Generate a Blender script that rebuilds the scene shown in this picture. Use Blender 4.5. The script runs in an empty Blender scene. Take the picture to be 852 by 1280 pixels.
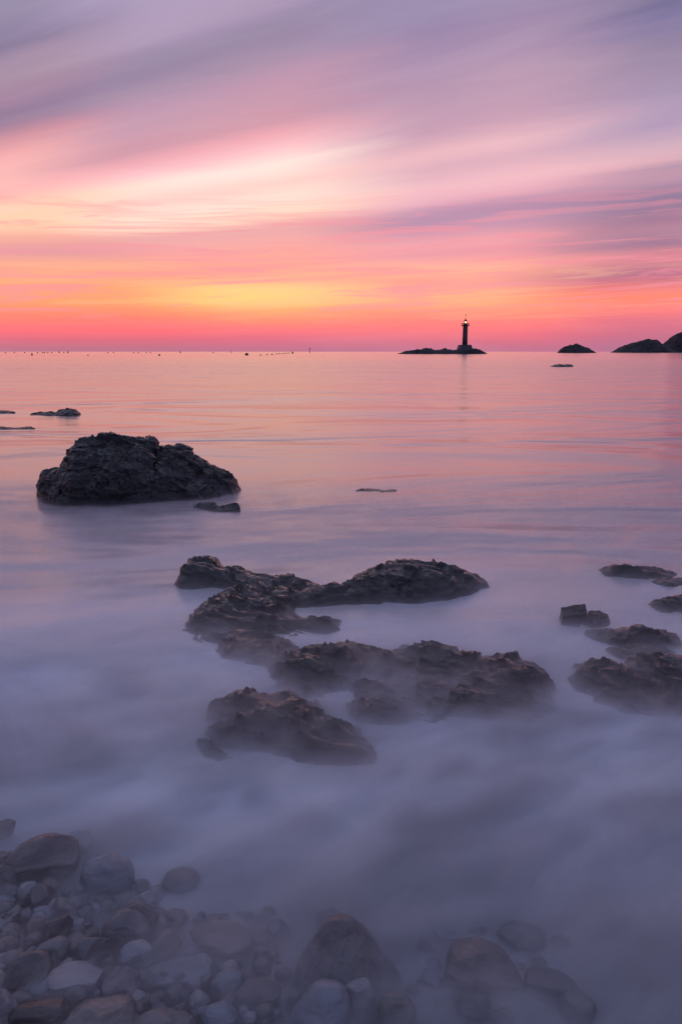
import bpy, math, random
import numpy as np
from mathutils import Vector

S = bpy.context.scene
COL = S.collection
rad = math.radians

# ------------------------------------------------------------------ camera
F = 995.0                                   # focal length in photo pixels (852 x 1280 frame)
CAM_H = 1.5
PITCH = math.atan(200.5 / F)
CP = math.cos(PITCH)
cam = bpy.data.cameras.new('camera')
cam.sensor_fit = 'VERTICAL'; cam.sensor_height = 36.0
cam.lens = F / 1280 * 36
cam.clip_start = 0.05; cam.clip_end = 30000
camo = bpy.data.objects.new('camera', cam); COL.objects.link(camo)
camo.location = (0, 0, CAM_H); camo.rotation_euler = (math.pi / 2 - PITCH, 0, 0)
S.camera = camo

def lin(c):
    return tuple(((v / 255) / 12.92 if v / 255 <= .04045 else ((v / 255 + .055) / 1.055) ** 2.4) for v in c) + (1.0,)

def ray(px, py):
    x = (px - 426) / F; c = (640 - py) / F
    return np.array([x, math.cos(PITCH) + c * math.sin(PITCH), -math.sin(PITCH) + c * math.cos(PITCH)])

def ground(px, py, z=0.0):
    d = ray(px, py); t = (z - CAM_H) / d[2]
    return np.array([0, 0, CAM_H]) + d * t

def at_y(px, py, Y):
    d = ray(px, py)
    return np.array([0, 0, CAM_H]) + d * (Y / d[1])

# ------------------------------------------------------------------ node helpers
class NT:
    def __init__(s, nt): s.nt = nt; s.n = nt.nodes; s.l = nt.links
    def new(s, t, **kw):
        n = s.n.new(t)
        for k, v in kw.items(): setattr(n, k, v)
        return n
    def put(s, sock, v):
        if hasattr(v, 'is_output') or isinstance(v, bpy.types.NodeSocket): s.l.new(v, sock)
        elif isinstance(v, (tuple, list)) and len(v) != len(sock.default_value) : sock.default_value = tuple(v)[:len(sock.default_value)]
        else: sock.default_value = v
    def m(s, op, a, b=0.0, c=0.0, clamp=False):
        n = s.new('ShaderNodeMath', operation=op, use_clamp=clamp)
        for i, v in enumerate((a, b, c)): s.put(n.inputs[i], v)
        return n.outputs[0]
    def vm(s, op, a, b=(0, 0, 0)):
        n = s.new('ShaderNodeVectorMath', operation=op)
        s.put(n.inputs[0], a); s.put(n.inputs[1], b)
        return n.outputs['Value'] if op in ('DOT_PRODUCT', 'LENGTH') else n.outputs[0]
    def sep(s, v):
        n = s.new('ShaderNodeSeparateXYZ'); s.put(n.inputs[0], v); return n.outputs
    def comb(s, x, y, z):
        n = s.new('ShaderNodeCombineXYZ')
        for i, v in enumerate((x, y, z)): s.put(n.inputs[i], v)
        return n.outputs[0]
    def noise(s, vec, scale, detail=4, rough=.5, dist=0.0):
        n = s.new('ShaderNodeTexNoise'); s.put(n.inputs['Vector'], vec)
        n.inputs['Scale'].default_value = scale; n.inputs['Detail'].default_value = detail
        n.inputs['Roughness'].default_value = rough; n.inputs['Distortion'].default_value = dist
        return n.outputs['Fac']
    def ss(s, v, a, b, x=0.0, y=1.0, it='SMOOTHSTEP'):
        n = s.new('ShaderNodeMapRange', interpolation_type=it)
        s.put(n.inputs['Value'], v)
        for k, q in (('From Min', a), ('From Max', b), ('To Min', x), ('To Max', y)): s.put(n.inputs[k], q)
        return n.outputs[0]
    def mix(s, f, a, b, mode='MIX'):
        n = s.new('ShaderNodeMix', data_type='RGBA', blend_type=mode)
        s.put(n.inputs['Factor'], f); s.put(n.inputs[6], a); s.put(n.inputs[7], b)
        return n.outputs[2]
    def ramp(s, fac, stops, interp='LINEAR'):
        n = s.new('ShaderNodeValToRGB'); r = n.color_ramp; r.interpolation = interp
        while len(r.elements) > 1: r.elements.remove(r.elements[0])
        r.elements[0].position = stops[0][0]; r.elements[0].color = stops[0][1]
        for p, c in stops[1:]:
            e = r.elements.new(p); e.color = c
        s.put(n.inputs[0], fac)
        return n.outputs['Color']

# ------------------------------------------------------------------ world: dusk sky with cirrus bands fanning from the left horizon
W = bpy.data.worlds.new('World'); S.world = W; W.use_nodes = True
w = NT(W.node_tree); w.n.clear()
BAND_AZ = rad(-50); SOFT = 0.09; FLAT = (rad(3.0), rad(9.5))   # low over the horizon the bands lie flat

def band_t(px, py):                        # angle of a sky direction round the axis in which the cloud bands run
    d = ray(px, py); d = d / np.linalg.norm(d)
    r = d[0] * math.cos(BAND_AZ) - d[1] * math.sin(BAND_AZ)
    k = min(1, max(0, (math.asin(d[2]) - FLAT[0]) / (FLAT[1] - FLAT[0]))); k = k * k * (3 - 2 * k)
    return math.atan2(d[2], .78 + k * (math.sqrt(r * r + SOFT) - .78))

LEFT = [(0,143,133,162),(40,138,125,155),(55,135,120,150),(70,160,138,162),(95,165,140,160),(120,160,128,155),(135,146,121,150),(150,154,124,150),(170,200,140,155),(190,240,170,170),(215,250,185,180),(235,250,180,172),(255,255,205,180),(280,255,205,170),(300,238,165,152),(315,222,150,155),(330,245,165,140),(350,255,165,125),(375,255,160,110),(395,255,130,110),(410,255,110,115),(425,215,105,125),(438,180,115,135)]
MID = [(0,170,150,180),(20,165,145,175),(45,148,132,160),(60,150,131,160),(80,165,140,165),(100,180,145,170),(130,195,150,170),(160,205,150,165),(175,235,165,175),(195,248,190,195),(215,255,225,215),(235,252,205,195),(255,255,220,205),(275,255,212,190),(290,230,165,165),(305,240,165,160),(330,250,160,145),(350,250,168,140),(361,255,208,130),(377,255,206,124),(387,255,170,112),(395,255,152,110),(410,255,120,120),(422,225,110,130),(438,185,115,140)]
RIGHT = [(0,110,105,140),(30,125,115,155),(60,140,125,155),(100,155,135,165),(130,165,145,175),(160,175,150,180),(190,205,170,185),(205,215,168,180),(215,170,137,160),(225,190,145,165),(240,150,120,150),(255,140,118,150),(270,155,118,145),(290,180,130,150),(305,155,118,145),(320,220,135,145),(332,195,122,140),(345,180,112,135),(355,225,120,125),(370,255,135,110),(385,255,125,120),(400,220,110,130),(420,195,110,135),(438,175,115,145)]
CENTRE = [(0,148,134,168),(40,150,130,165),(80,168,140,170),(120,182,148,172),(160,194,153,175),(190,232,182,190),(210,216,170,185),(235,238,184,192),(252,228,170,185),(262,186,138,166),(275,178,136,165),(290,204,146,168),(305,240,162,168),(318,228,150,162),(330,252,166,155),(342,255,176,145),(352,250,154,142),(365,255,174,138),(378,255,174,130),(390,255,145,122),(405,255,124,122),(418,235,115,128),(430,205,112,135),(438,188,115,140)]
ZEN = (150, 156, 198)
TMAX = math.pi / 2

def stops(px, rows):
    out = sorted((band_t(px, r) / TMAX, lin((a, b, c))) for r, a, b, c in rows)
    top = out[-1][0]
    return [(max(p, 0.0), c) for p, c in out] + [(top + (1 - top) * .35, lin(ZEN)), (1.0, lin((148, 158, 200)))]

tc = w.new('ShaderNodeTexCoord')
dv = w.vm('NORMALIZE', tc.outputs['Generated'])
dx, dy, dz = w.sep(dv)
up = w.m('MAXIMUM', dz, 0.0)
r_ = w.vm('DOT_PRODUCT', dv, (math.cos(BAND_AZ), -math.sin(BAND_AZ), 0))
s_ = w.vm('DOT_PRODUCT', dv, (math.sin(BAND_AZ), math.cos(BAND_AZ), 0))
rr = w.m('SQRT', w.m('ADD', w.m('MULTIPLY', r_, r_), SOFT))
th = w.m('ARCTAN2', up, w.m('ADD', .78, w.m('MULTIPLY', w.ss(w.m('ARCSINE', up), *FLAT), w.m('SUBTRACT', rr, .78))))
nc = w.comb(w.m('MULTIPLY', s_, .9), w.m('MULTIPLY', th, 8.0), w.m('MULTIPLY', r_, 0.3))
n1 = w.noise(nc, 1.3, 5, .55, .6)
n2 = w.noise(w.comb(w.m('MULTIPLY', s_, 3.2), w.m('MULTIPLY', th, 22.0), w.m('MULTIPLY', r_, 1.5)), 1.0, 6, .62, .9)
n3 = w.noise(w.comb(w.m('MULTIPLY', dx, 2.5), w.m('MULTIPLY', dz, 60.0), dy), 1.0, 5, .6, .5)
az = w.m('ARCTAN2', dx, dy)
n4 = w.noise(w.comb(w.m('MULTIPLY', az, 5.0), w.m('SUBTRACT', w.m('MULTIPLY', dz, 95.0), w.m('MULTIPLY', az, 3.5)), 7.0), 1.0, 5, .62, .8)
# warp the band coordinate by streaky noise, less and less towards the horizon
warp = w.m('ADD', w.m('MULTIPLY', w.m('SUBTRACT', n1, .5), .045), w.m('MULTIPLY', w.m('SUBTRACT', n2, .5), .012))
warp = w.m('ADD', warp, w.m('MULTIPLY', w.m('SUBTRACT', n3, .5), .022))
tw = w.m('ADD', th, w.m('MULTIPLY', warp, w.ss(th, .0, .40, 0.0, .65)))
fac = w.m('DIVIDE', tw, TMAX, clamp=True)
cL = w.ramp(fac, stops(30, LEFT)); cM = w.ramp(fac, stops(300, MID)); cR = w.ramp(fac, stops(810, RIGHT)); cC = w.ramp(fac, stops(560, CENTRE))
azw = w.m('ADD', az, w.m('MULTIPLY', w.m('SUBTRACT', n1, .5), .25))
azl = w.m('SUBTRACT', azw, w.ss(dz, .05, .13, .10, 0.0))
sky = w.mix(w.ss(azl, rad(-21), rad(-12)), cL, cM)
sky = w.mix(w.ss(azw, rad(-5), rad(6)), sky, cC)
sky = w.mix(w.ss(azw, rad(10), rad(21)), sky, cR)
# thin pink and mauve streaks across the afterglow
low = w.m('MULTIPLY', w.ss(dz, .02, .06), w.ss(dz, .13, .20, 1.0, 0.0))
sky = w.mix(w.m('MULTIPLY', low, w.ss(n4, .48, .66, 0.0, .62)), sky, lin((240, 146, 158)))
sky = w.mix(w.m('MULTIPLY', w.m('MULTIPLY', low, w.ss(dz, .08, .12, 1.0, 0.0)), w.ss(n4, .50, .36, 0.0, .30)), sky, lin((255, 190, 150)))
# fine cirrus streaks
st = w.ss(n2, .35, .70)
sky = w.mix(w.m('MULTIPLY', st, .05), sky, w.mix(1.0, sky, lin((255, 226, 226)), 'SCREEN'))
# away from the afterglow the dusk sky turns blue
BACK = [(0.0, lin((92, 92, 128))), (.08, lin((108, 106, 142))), (.22, lin((138, 138, 178))), (.5, lin((156, 160, 202))), (1.0, lin((148, 158, 200)))]
cB = w.ramp(w.m('DIVIDE', w.m('ARCSINE', up), TMAX), BACK)
aabs = w.m('ABSOLUTE', w.m('ADD', az, rad(5)))
sky = w.mix(w.ss(aabs, rad(35), rad(110)), sky, cB)
below = w.ss(dz, -.08, -.002)
sky = w.mix(below, lin((70, 66, 92)), sky)
bg = w.new('ShaderNodeBackground'); w.put(bg.inputs['Color'], sky); bg.inputs['Strength'].default_value = 1.0
wo = w.new('ShaderNodeOutputWorld'); w.l.new(bg.outputs[0], wo.inputs[0])
W.cycles.sampling_method = 'MANUAL'; W.cycles.sample_map_resolution = 1024

# the sun has just set: a faint, wide, warm glow low over the horizon
sun = bpy.data.lights.new('sun', 'SUN'); sun.energy = 0.10; sun.angle = rad(60); sun.color = (1.0, .62, .45)
suno = bpy.data.objects.new('sun', sun); COL.objects.link(suno)
SUN_AZ, SUN_EL = rad(-8), rad(4)
sd = Vector((math.sin(SUN_AZ) * math.cos(SUN_EL), math.cos(SUN_AZ) * math.cos(SUN_EL), math.sin(SUN_EL)))
suno.rotation_euler = sd.to_track_quat('Z', 'Y').to_euler(); suno.location = (0, 0, 60)

S.view_settings.view_transform = 'Standard'; S.view_settings.look = 'None'
S.view_settings.exposure = 0.12; S.view_settings.gamma = 1.0
S.render.engine = 'CYCLES'
S.cycles.max_bounces = 4; S.cycles.diffuse_bounces = 2; S.cycles.glossy_bounces = 2
S.cycles.use_adaptive_sampling = True; S.cycles.adaptive_threshold = .02
S.cycles.volume_bounces = 2; S.cycles.transparent_max_bounces = 8
S.cycles.use_denoising = True; S.cycles.sample_clamp_indirect = 4
S.cycles.volume_step_rate = 1.0; S.cycles.volume_max_steps = 128

# ------------------------------------------------------------------ numpy noise
def hsh(ix, iy, iz, seed):
    h = (ix.astype(np.int64) * 374761393 + iy.astype(np.int64) * 668265263 + iz.astype(np.int64) * 2147483647 + seed * 974634777) & 0xffffffff
    h = ((h ^ (h >> 13)) * 1274126177) & 0xffffffff
    h = ((h ^ (h >> 16)) * 2246822519) & 0xffffffff
    return ((h ^ (h >> 15)) & 0xffff) / 65535.0

def vnoise(p, seed=0):
    i = np.floor(p); f = p - i; u = f * f * f * (f * (f * 6 - 15) + 10)
    r = 0
    for a in (0, 1):
        for b in (0, 1):
            for c in (0, 1):
                wgt = (u[:, 0] if a else 1 - u[:, 0]) * (u[:, 1] if b else 1 - u[:, 1]) * (u[:, 2] if c else 1 - u[:, 2])
                r = r + wgt * hsh(i[:, 0] + a, i[:, 1] + b, i[:, 2] + c, seed)
    return r * 2 - 1

def fbm(p, oct=4, gain=.5, lac=2.03, seed=0, ridged=False):
    a, s, t = 1.0, 0, 0
    for k in range(oct):
        n = vnoise(p * lac ** k + k * 17.3, seed + k)
        s = s + a * ((1 - 2 * np.abs(n)) if ridged else n); t += a; a *= gain
    return s / t

def facets(p, n, amp, rng, stretch=None):
    """cell-wise tilted planes: broken, chunky faces with sharp steps between them"""
    q = p if stretch is None else p @ stretch
    seeds = q[rng.choice(len(q), n, replace=len(q) < n)] + rng.normal(0, .01, (n, 3))
    tilt = rng.normal(0, 1, (n, 3)); off = rng.normal(0, 1, n)
    out = np.zeros(len(q))
    sz = np.ptp(q, axis=0).max() / math.sqrt(n)
    for k in range(0, len(q), 6000):
        b = q[k:k + 6000]
        d = ((b[:, None, :] - seeds[None]) ** 2).sum(2)
        j = d.argmin(1)
        out[k:k + 6000] = ((b - seeds[j]) * tilt[j]).sum(1) / sz + .45 * off[j]
    return out * amp

# ------------------------------------------------------------------ object helpers
def link(name, me, parent=None):
    o = bpy.data.objects.new(name, me); COL.objects.link(o)
    if parent: o.parent = parent
    return o

def tag(o, label=None, cat=None, group=None, kind=None):
    if label: o['label'] = label
    if cat: o['category'] = cat
    if group: o['group'] = group
    if kind: o['kind'] = kind
    return o

def mesh(name, verts, faces, mat, smooth=True):
    me = bpy.data.meshes.new(name)
    v = np.asarray(verts, dtype=np.float32)
    f = np.asarray(faces, dtype=np.int32)
    k = f.shape[1]
    me.vertices.add(len(v)); me.vertices.foreach_set('co', v.ravel())
    me.loops.add(f.size); me.loops.foreach_set('vertex_index', f.ravel())
    me.polygons.add(len(f)); me.polygons.foreach_set('loop_start', np.arange(0, f.size, k, dtype=np.int32))
    me.update(calc_edges=True); me.validate()
    me.polygons.foreach_set('use_smooth', np.full(len(me.polygons), smooth))
    me.materials.append(mat)
    return me

def centred(name, verts, faces, mat, base=None):
    v = np.asarray(verts); c = v.mean(0); c[2] = v[:, 2].min() if base is None else base
    o = link(name, mesh(name, v - c, faces, mat)); o.location = c
    return o

def grid_faces(nu, nv):
    a = np.arange(nu * nv).reshape(nv, nu)
    return np.stack([a[:-1, :-1], a[:-1, 1:], a[1:, 1:], a[1:, :-1]], -1).reshape(-1, 4)

def grid_normals(P):
    du = np.gradient(P, axis=1); dvv = np.gradient(P, axis=0)
    n = np.cross(du, dvv); n /= np.linalg.norm(n, axis=2, keepdims=True) + 1e-9
    return n

# ------------------------------------------------------------------ materials
def new_mat(name):
    m = bpy.data.materials.new(name); m.use_nodes = True
    t = NT(m.node_tree); t.n.clear()
    out = t.new('ShaderNodeOutputMaterial')
    return m, t, out

def rock_mat(name, dark, light, rough=(.3, .6), scale=1.0, bump=.6, spec=.5, wet=0.0):
    m, t, out = new_mat(name)
    co = t.new('ShaderNodeTexCoord').outputs['Object']
    st = t.vm('MULTIPLY', co, (1, 1, 1))
    mp = t.new('ShaderNodeMapping'); t.put(mp.inputs['Vector'], co)
    mp.inputs['Rotation'].default_value = (0.3, rad(33), 0.25); mp.inputs['Scale'].default_value = (.40, 1.1, 3.0)
    a = t.noise(mp.outputs[0], 5 * scale, 5, .52, .5)
    b = t.noise(co, 22 * scale, 6, .65)
    c = t.noise(co, 2.2 * scale, 3, .5)
    vor = t.new('ShaderNodeTexVoronoi', feature='DISTANCE_TO_EDGE'); t.put(vor.inputs['Vector'], t.vm('ADD', mp.outputs[0], t.comb(t.m('MULTIPLY', b, .25), t.m('MULTIPLY', a, .3), 0)))
    vor.inputs['Scale'].default_value = 3.2 * scale
    crack = t.ss(vor.outputs['Distance'], 0.0, .045)
    col = t.mix(t.ss(t.m('ADD', t.m('MULTIPLY', a, .6), t.m('MULTIPLY', c, .5)), .38, .75), dark, light)
    col = t.mix(t.ss(b, .60, .74), col, tuple(v * 1.7 for v in light[:3]) + (1,))
    bs = t.new('ShaderNodeBsdfPrincipled')
    t.put(bs.inputs['Base Color'], col)
    t.put(bs.inputs['Roughness'], t.ss(b, .3, .7, rough[0], rough[1]))
    bs.inputs['Specular IOR Level'].default_value = spec
    bs.inputs['Coat Weight'].default_value = wet; bs.inputs['Coat Roughness'].default_value = .12; bs.inputs['Coat IOR'].default_value = 1.6
    h = t.m('ADD', t.m('MULTIPLY', a, 1.0), t.m('MULTIPLY', b, .14))
    h = t.m('ADD', h, t.m('MULTIPLY', crack, .10))
    bp = t.new('ShaderNodeBump'); bp.inputs['Strength'].default_value = bump; bp.inputs['Distance'].default_value = .07 / scale
    t.put(bp.inputs['Height'], h); t.l.new(bp.outputs[0], bs.inputs['Normal']); t.l.new(bp.outputs[0], bs.inputs['Coat Normal'])
    t.l.new(bs.outputs[0], out.inputs[0])
    return m

M_BOULDER = rock_mat('wet_black_rock', (.003, .003, .004, 1), (.012, .012, .014, 1), (.18, .32), .8, .75, spec=.25, wet=.12)
M_REEF = rock_mat('wet_reef_rock', (.003, .003, .0034, 1), (.011, .0098, .0102, 1), (.10, .24), 2.0, .7, spec=.3, wet=.38)
M_ISLET = rock_mat('islet_rock', (.020, .018, .022, 1), (.05, .045, .05, 1), (.7, .9), .02, .9, .2)
STONE_TINTS = {'grey': ((.05, .052, .06, 1), (.13, .13, .14, 1)), 'pale': ((.13, .135, .15, 1), (.27, .27, .28, 1)),
               'dark': ((.030, .030, .036, 1), (.085, .08, .085, 1)), 'brown': ((.065, .060, .06, 1), (.155, .145, .14, 1)),
               'black': ((.008, .008, .010, 1), (.03, .028, .028, 1)), 'blue': ((.08, .095, .12, 1), (.18, .2, .23, 1))}
M_STONE = {k: rock_mat('stone_' + k, d, l, (.26, .5), 2.6, .4, wet=.3) for k, (d, l) in STONE_TINTS.items()}

def plain_mat(name, c, rough=.7, metal=0.0, grime=.35):
    m, t, out = new_mat(name)
    co = t.new('ShaderNodeTexCoord').outputs['Object']
    n = t.noise(co, 1.3, 6, .65)
    bs = t.new('ShaderNodeBsdfPrincipled')
    t.put(bs.inputs['Base Color'], t.mix(t.ss(n, .3, .75), c, tuple(v * (1 - grime) for v in c[:3]) + (1,)))
    bs.inputs['Roughness'].default_value = rough; bs.inputs['Metallic'].default_value = metal
    t.l.new(bs.outputs[0], out.inputs[0])
    return m
M_TOWER = plain_mat('tower_granite', (.06, .042, .045, 1)); M_PLINTH = plain_mat('plinth_granite', (.07, .06, .065, 1))
M_IRON = plain_mat('dark_iron', (.03, .028, .03, 1), .5); M_BUOY = plain_mat('buoy_black', (.03, .025, .03, 1), .6)
m, t, out = new_mat('lamp_glow')
em = t.new('ShaderNodeEmission'); em.inputs['Color'].default_value = (1, .72, .32, 1); em.inputs['Strength'].default_value = 3.5
t.l.new(em.outputs[0], out.inputs[0]); M_LAMP = m
m, t, out = new_mat('lantern_glass')
gl = t.new('ShaderNodeBsdfGlossy'); gl.inputs['Roughness'].default_value = .05
tr = t.new('ShaderNodeBsdfTransparent'); mx = t.new('ShaderNodeMixShader'); mx.inputs[0].default_value = .08
t.l.new(tr.outputs[0], mx.inputs[1]); t.l.new(gl.outputs[0], mx.inputs[2]); t.l.new(mx.outputs[0], out.inputs[0]); M_GLASS = m

# ------------------------------------------------------------------ the sea: silky water averaged over a long tide swell
m, t, out = new_mat('milky_sea_water')
pos = t.new('ShaderNodeNewGeometry').outputs['Position']
px_, py_, pz_ = t.sep(pos)
near = t.noise(t.comb(t.m('MULTIPLY', px_, .45), t.m('MULTIPLY', py_, .9), 0), 1.0, 3, .5, .8)
fine = t.noise(t.comb(t.m('MULTIPLY', px_, 2.2), t.m('MULTIPLY', py_, 7.0), 3.0), 1.0, 5, .65, .4)
mid = t.noise(t.comb(t.m('MULTIPLY', px_, .16), t.m('MULTIPLY', py_, .26), 9.0), 1.0, 3, .45, 1.0)
far = t.noise(t.comb(t.m('MULTIPLY', px_, .012), t.m('MULTIPLY', py_, .02), 5.0), 1.0, 4, .55, .5)
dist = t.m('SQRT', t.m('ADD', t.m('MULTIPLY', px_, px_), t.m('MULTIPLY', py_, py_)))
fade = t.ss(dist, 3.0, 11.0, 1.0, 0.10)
h = t.m('ADD', t.m('MULTIPLY', near, .020), t.m('MULTIPLY', fine, .0012))
h = t.m('MULTIPLY', h, fade)
h = t.m('ADD', h, t.m('MULTIPLY', mid, .26))
h = t.m('ADD', h, t.m('MULTIPLY', far, 1.2))
chop = t.noise(t.comb(t.m('MULTIPLY', px_, .55), t.m('MULTIPLY', py_, .45), 2.0), 1.0, 3, .55, .3)
h = t.m('ADD', h, t.m('MULTIPLY', chop, t.ss(dist, 20.0, 90.0, 0.0, .42)))
bp = t.new('ShaderNodeBump'); bp.inputs['Strength'].default_value = .8; bp.inputs['Distance'].default_value = 1.0
t.put(bp.inputs['Height'], h)
bs = t.new('ShaderNodeBsdfPrincipled')
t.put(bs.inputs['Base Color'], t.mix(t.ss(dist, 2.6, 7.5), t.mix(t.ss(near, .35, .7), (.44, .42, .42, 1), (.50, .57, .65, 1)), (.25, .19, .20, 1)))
t.put(bs.inputs['Roughness'], t.m('SUBTRACT', t.ss(dist, 2.0, 20.0, .24, .18), t.ss(dist, 50.0, 260.0, 0.0, .08)))
bs.inputs['IOR'].default_value = 2.0; bs.inputs['Specular IOR Level'].default_value = .95
t.l.new(bp.outputs[0], bs.inputs['Normal'])
clear = t.new('ShaderNodeBsdfTransparent'); clear.inputs['Color'].default_value = (.88, .92, .95, 1)
mx = t.new('ShaderNodeMixShader')                       # the thin water over the stones lets the bottom show through
t.put(mx.inputs[0], t.ss(t.m('ADD', py_, t.m('MULTIPLY', near, .8)), 1.9, 3.1, .30, 1.0))
t.l.new(clear.outputs[0], mx.inputs[1]); t.l.new(bs.outputs[0], mx.inputs[2]); t.l.new(mx.outputs[0], out.inputs[0])
M_SEA = m
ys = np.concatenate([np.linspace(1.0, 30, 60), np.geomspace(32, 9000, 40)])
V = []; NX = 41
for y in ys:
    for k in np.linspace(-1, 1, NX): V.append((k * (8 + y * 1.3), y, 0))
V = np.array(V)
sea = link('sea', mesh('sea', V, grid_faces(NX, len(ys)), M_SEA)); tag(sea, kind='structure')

# pebble bed sloping up out of the water towards the camera
def bed_z(x, y):
    return np.clip(.02 - .10 * (y - 1.45) - .07 * x, -.12, .16)
gx = np.linspace(-2.6, 2.6, 260); gy = np.linspace(.4, 4.0, 180)
X, Y = np.meshgrid(gx, gy); P3 = np.stack([X, Y, X * 0], -1).reshape(-1, 3)
Z = bed_z(X, Y) + .02 * fbm(P3 * 5, 4, seed=3).reshape(X.shape) - .02
bed = link('pebble_beach', mesh('pebble_beach', np.stack([X, Y, Z], -1).reshape(-1, 3), grid_faces(260, 180), M_STONE['dark'])); tag(bed, kind='structure')

# ------------------------------------------------------------------ rocks
def rock(name, label, cols, d, k=.6, back=.5, seed=1, chunk=.05, fine=.012, mat=None, cat='rock', group=None, nt=90, ns=None, strata=.0, sink=.16, cells=1.0):
    """A rock from its crest line and its water line, both given as sight lines onto the sea and lifted to a crest d metres behind
    the water line; then broken up in 3-D with chunky facets, tilted strata and noise."""
    rng = np.random.default_rng(seed)
    cols = np.array(cols, float)
    nu = int(np.clip((cols[-1, 0] - cols[0, 0]) * 1.6, 50, 400)) if ns is None else ns
    us = np.linspace(cols[0, 0], cols[-1, 0], nu)
    top = np.interp(us, cols[:, 0], cols[:, 1]); bot = np.interp(us, cols[:, 0], cols[:, 2])
    e = np.sin(np.pi * (np.arange(nu) + .5) / nu) ** .6
    rows = []
    nb = max(14, nt // 3)
    for i in range(nu):
        b = max(bot[i], top[i] + 1.0)
        Fp = ground(us[i], b, 0.0)
        dd = d * (.35 + .65 * e[i])
        R = at_y(us[i], top[i], Fp[1] + dd)
        if R[2] < .0: R = ground(us[i], top[i], 0.0); 
        zt = max(R[2], .004)
        col = []
        for q in np.linspace(0, 1, 9)[:-1]:                     # skirt under water
            col.append(np.array([Fp[0], Fp[1], 0]) + (1 - q) * np.array([0, -.05, -sink]))
        for q in np.linspace(0, 1, nt):
            pnt = Fp + q * (R - Fp); pnt[2] = zt * q ** k
            col.append(pnt)
        bk = d * back * (.4 + .6 * e[i])
        for q in np.linspace(0, 1, nb)[1:]:
            pnt = R + np.array([R[0] / R[1] * bk * q, bk * q, 0]); pnt[2] = zt - (zt + sink) * q ** 1.7
            col.append(pnt)
        rows.append(col)
    P = np.array(rows).transpose(1, 0, 2)                        # (nv, nu, 3)
    # ends drop under the water
    endf = np.minimum(1, np.minimum(np.arange(nu), np.arange(nu)[::-1]) / (nu * .04))
    P[:, :, 2] = np.where(P[:, :, 2] > -sink, -sink + (P[:, :, 2] + sink) * endf[None] ** .35, P[:, :, 2])
    shp = P.shape
    N = grid_normals(P).reshape(-1, 3); p = P.reshape(-1, 3)
    c = p.mean(0); q = p - c
    size = max(np.ptp(q[:, 0]), .3)
    warp = q + .05 * size * np.stack([fbm(q * 4 / size, 3, seed=seed + 5), fbm(q * 4 / size, 3, seed=seed + 6), fbm(q * 4 / size, 3, seed=seed + 7)], -1)
    disp = facets(warp * [1, 1, 1.4], 14, chunk * .36 * cells, rng) + facets(warp * [1, 1, 1.6], 70, chunk * .26 * cells, rng) + facets(warp, 420, chunk * .08 * cells, rng)
    disp += chunk * .5 * fbm(q * 3.0 / size, 3, seed=seed)
    disp += fine * .4 * fbm(warp * 14 / size, 3, .5, seed=seed + 11, ridged=True)
    if strata:                                               # beds and grooves running down to the right
        a1 = np.array([.72, -.20, -.66]); a1 /= np.linalg.norm(a1)
        a2 = np.cross(a1, [0.2, .9, .3]); a2 /= np.linalg.norm(a2); a3 = np.cross(a1, a2)
        wq = q + .10 * np.stack([fbm(q * 5, 3, seed=seed + 41), fbm(q * 5, 3, seed=seed + 42), fbm(q * 5, 3, seed=seed + 43)], -1)
        L1, L2, L3 = wq @ a1, wq @ a2, wq @ a3
        for fr, am in ((7, 1.2), (17, .55), (44, .16)):
            disp += strata * am * fbm(np.stack([L1 * fr * .26, L2 * fr, L3 * fr * .7], -1), 2, seed=seed + int(fr), ridged=True)
    disp = np.clip(disp, -chunk * 2.2 - strata, chunk * 2.2 + strata)
    amp = np.clip((p[:, 2] + sink) / (sink + .05), .25, 1.0)
    p = p + N * (disp * amp)[:, None]
    o = centred(name, p, grid_faces(shp[1], shp[0]), mat or M_REEF, base=0.0)
    tag(o, label, cat, group)
    return o

rock('boulder', 'large black wedge-shaped boulder standing clear of the misty sea at the left', [
    (45,614,622),(48,603,624),(58,592,628),(70,588,630),(80,588,631),(82,577,631),(91,567,632),(95,558,632),(108,553,632),(125,547,632),(142,543,632),(160,544,630),(180,548,629),(190,552,628),(193,560,628),(205,559,627),(225,561,626),(238,568,625),(250,575,624),(268,585,621),(282,594,619),(296,602,616),(299,611,615)],
    .85, .50, .7, seed=4, chunk=.042, fine=.006, mat=M_BOULDER, strata=.030, cells=1.7, nt=130)
rock('rock', 'small broken rock at the right foot of the large black boulder', [(240,632,634),(252,628,637),(268,627,639),(275,632,640),(290,628,640),(298,628,640),(302,636,640)], .12, .6, .7, seed=7, chunk=.02, fine=.008, mat=M_BOULDER, nt=30)
rock('rock', 'low dark skerry awash beyond the large boulder at the left edge', [(36,517,519),(50,515,519),(68,516,520),(76,512,520),(84,510,520),(95,511,520),(103,517,519)], .5, .6, .7, seed=8, chunk=.05, fine=.02, mat=M_BOULDER, nt=30, cat='skerry')
rock('rock', 'sliver of dark rock cut by the left edge, left of the low skerry', [(-14,514.6,517),(4,513.2,517),(15,513.8,517),(20,516,517)], .4, .6, .7, seed=9, chunk=.03, fine=.01, mat=M_BOULDER, nt=24, cat='skerry')
rock('rock', 'faint rock washed over at the left edge, nearer than the low skerry', [(-12,533.4,536),(8,532.8,537),(22,534.6,537),(34,533.4,536),(46,536,537)], .25, .6, .7, seed=10, chunk=.03, fine=.01, mat=M_BOULDER, nt=24, cat='skerry')
rock('rock', 'lone flat rock barely breaking the calm sea below the dome-shaped islet', [(686,457.2,458.2),(698,455.2,458.6),(704,455.6,458.6),(712,455.4,458.4),(716,457.4,458.2)], 1.2, .5, .7, seed=11, chunk=.12, fine=.04, mat=M_BOULDER, nt=20, cat='skerry')
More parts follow.
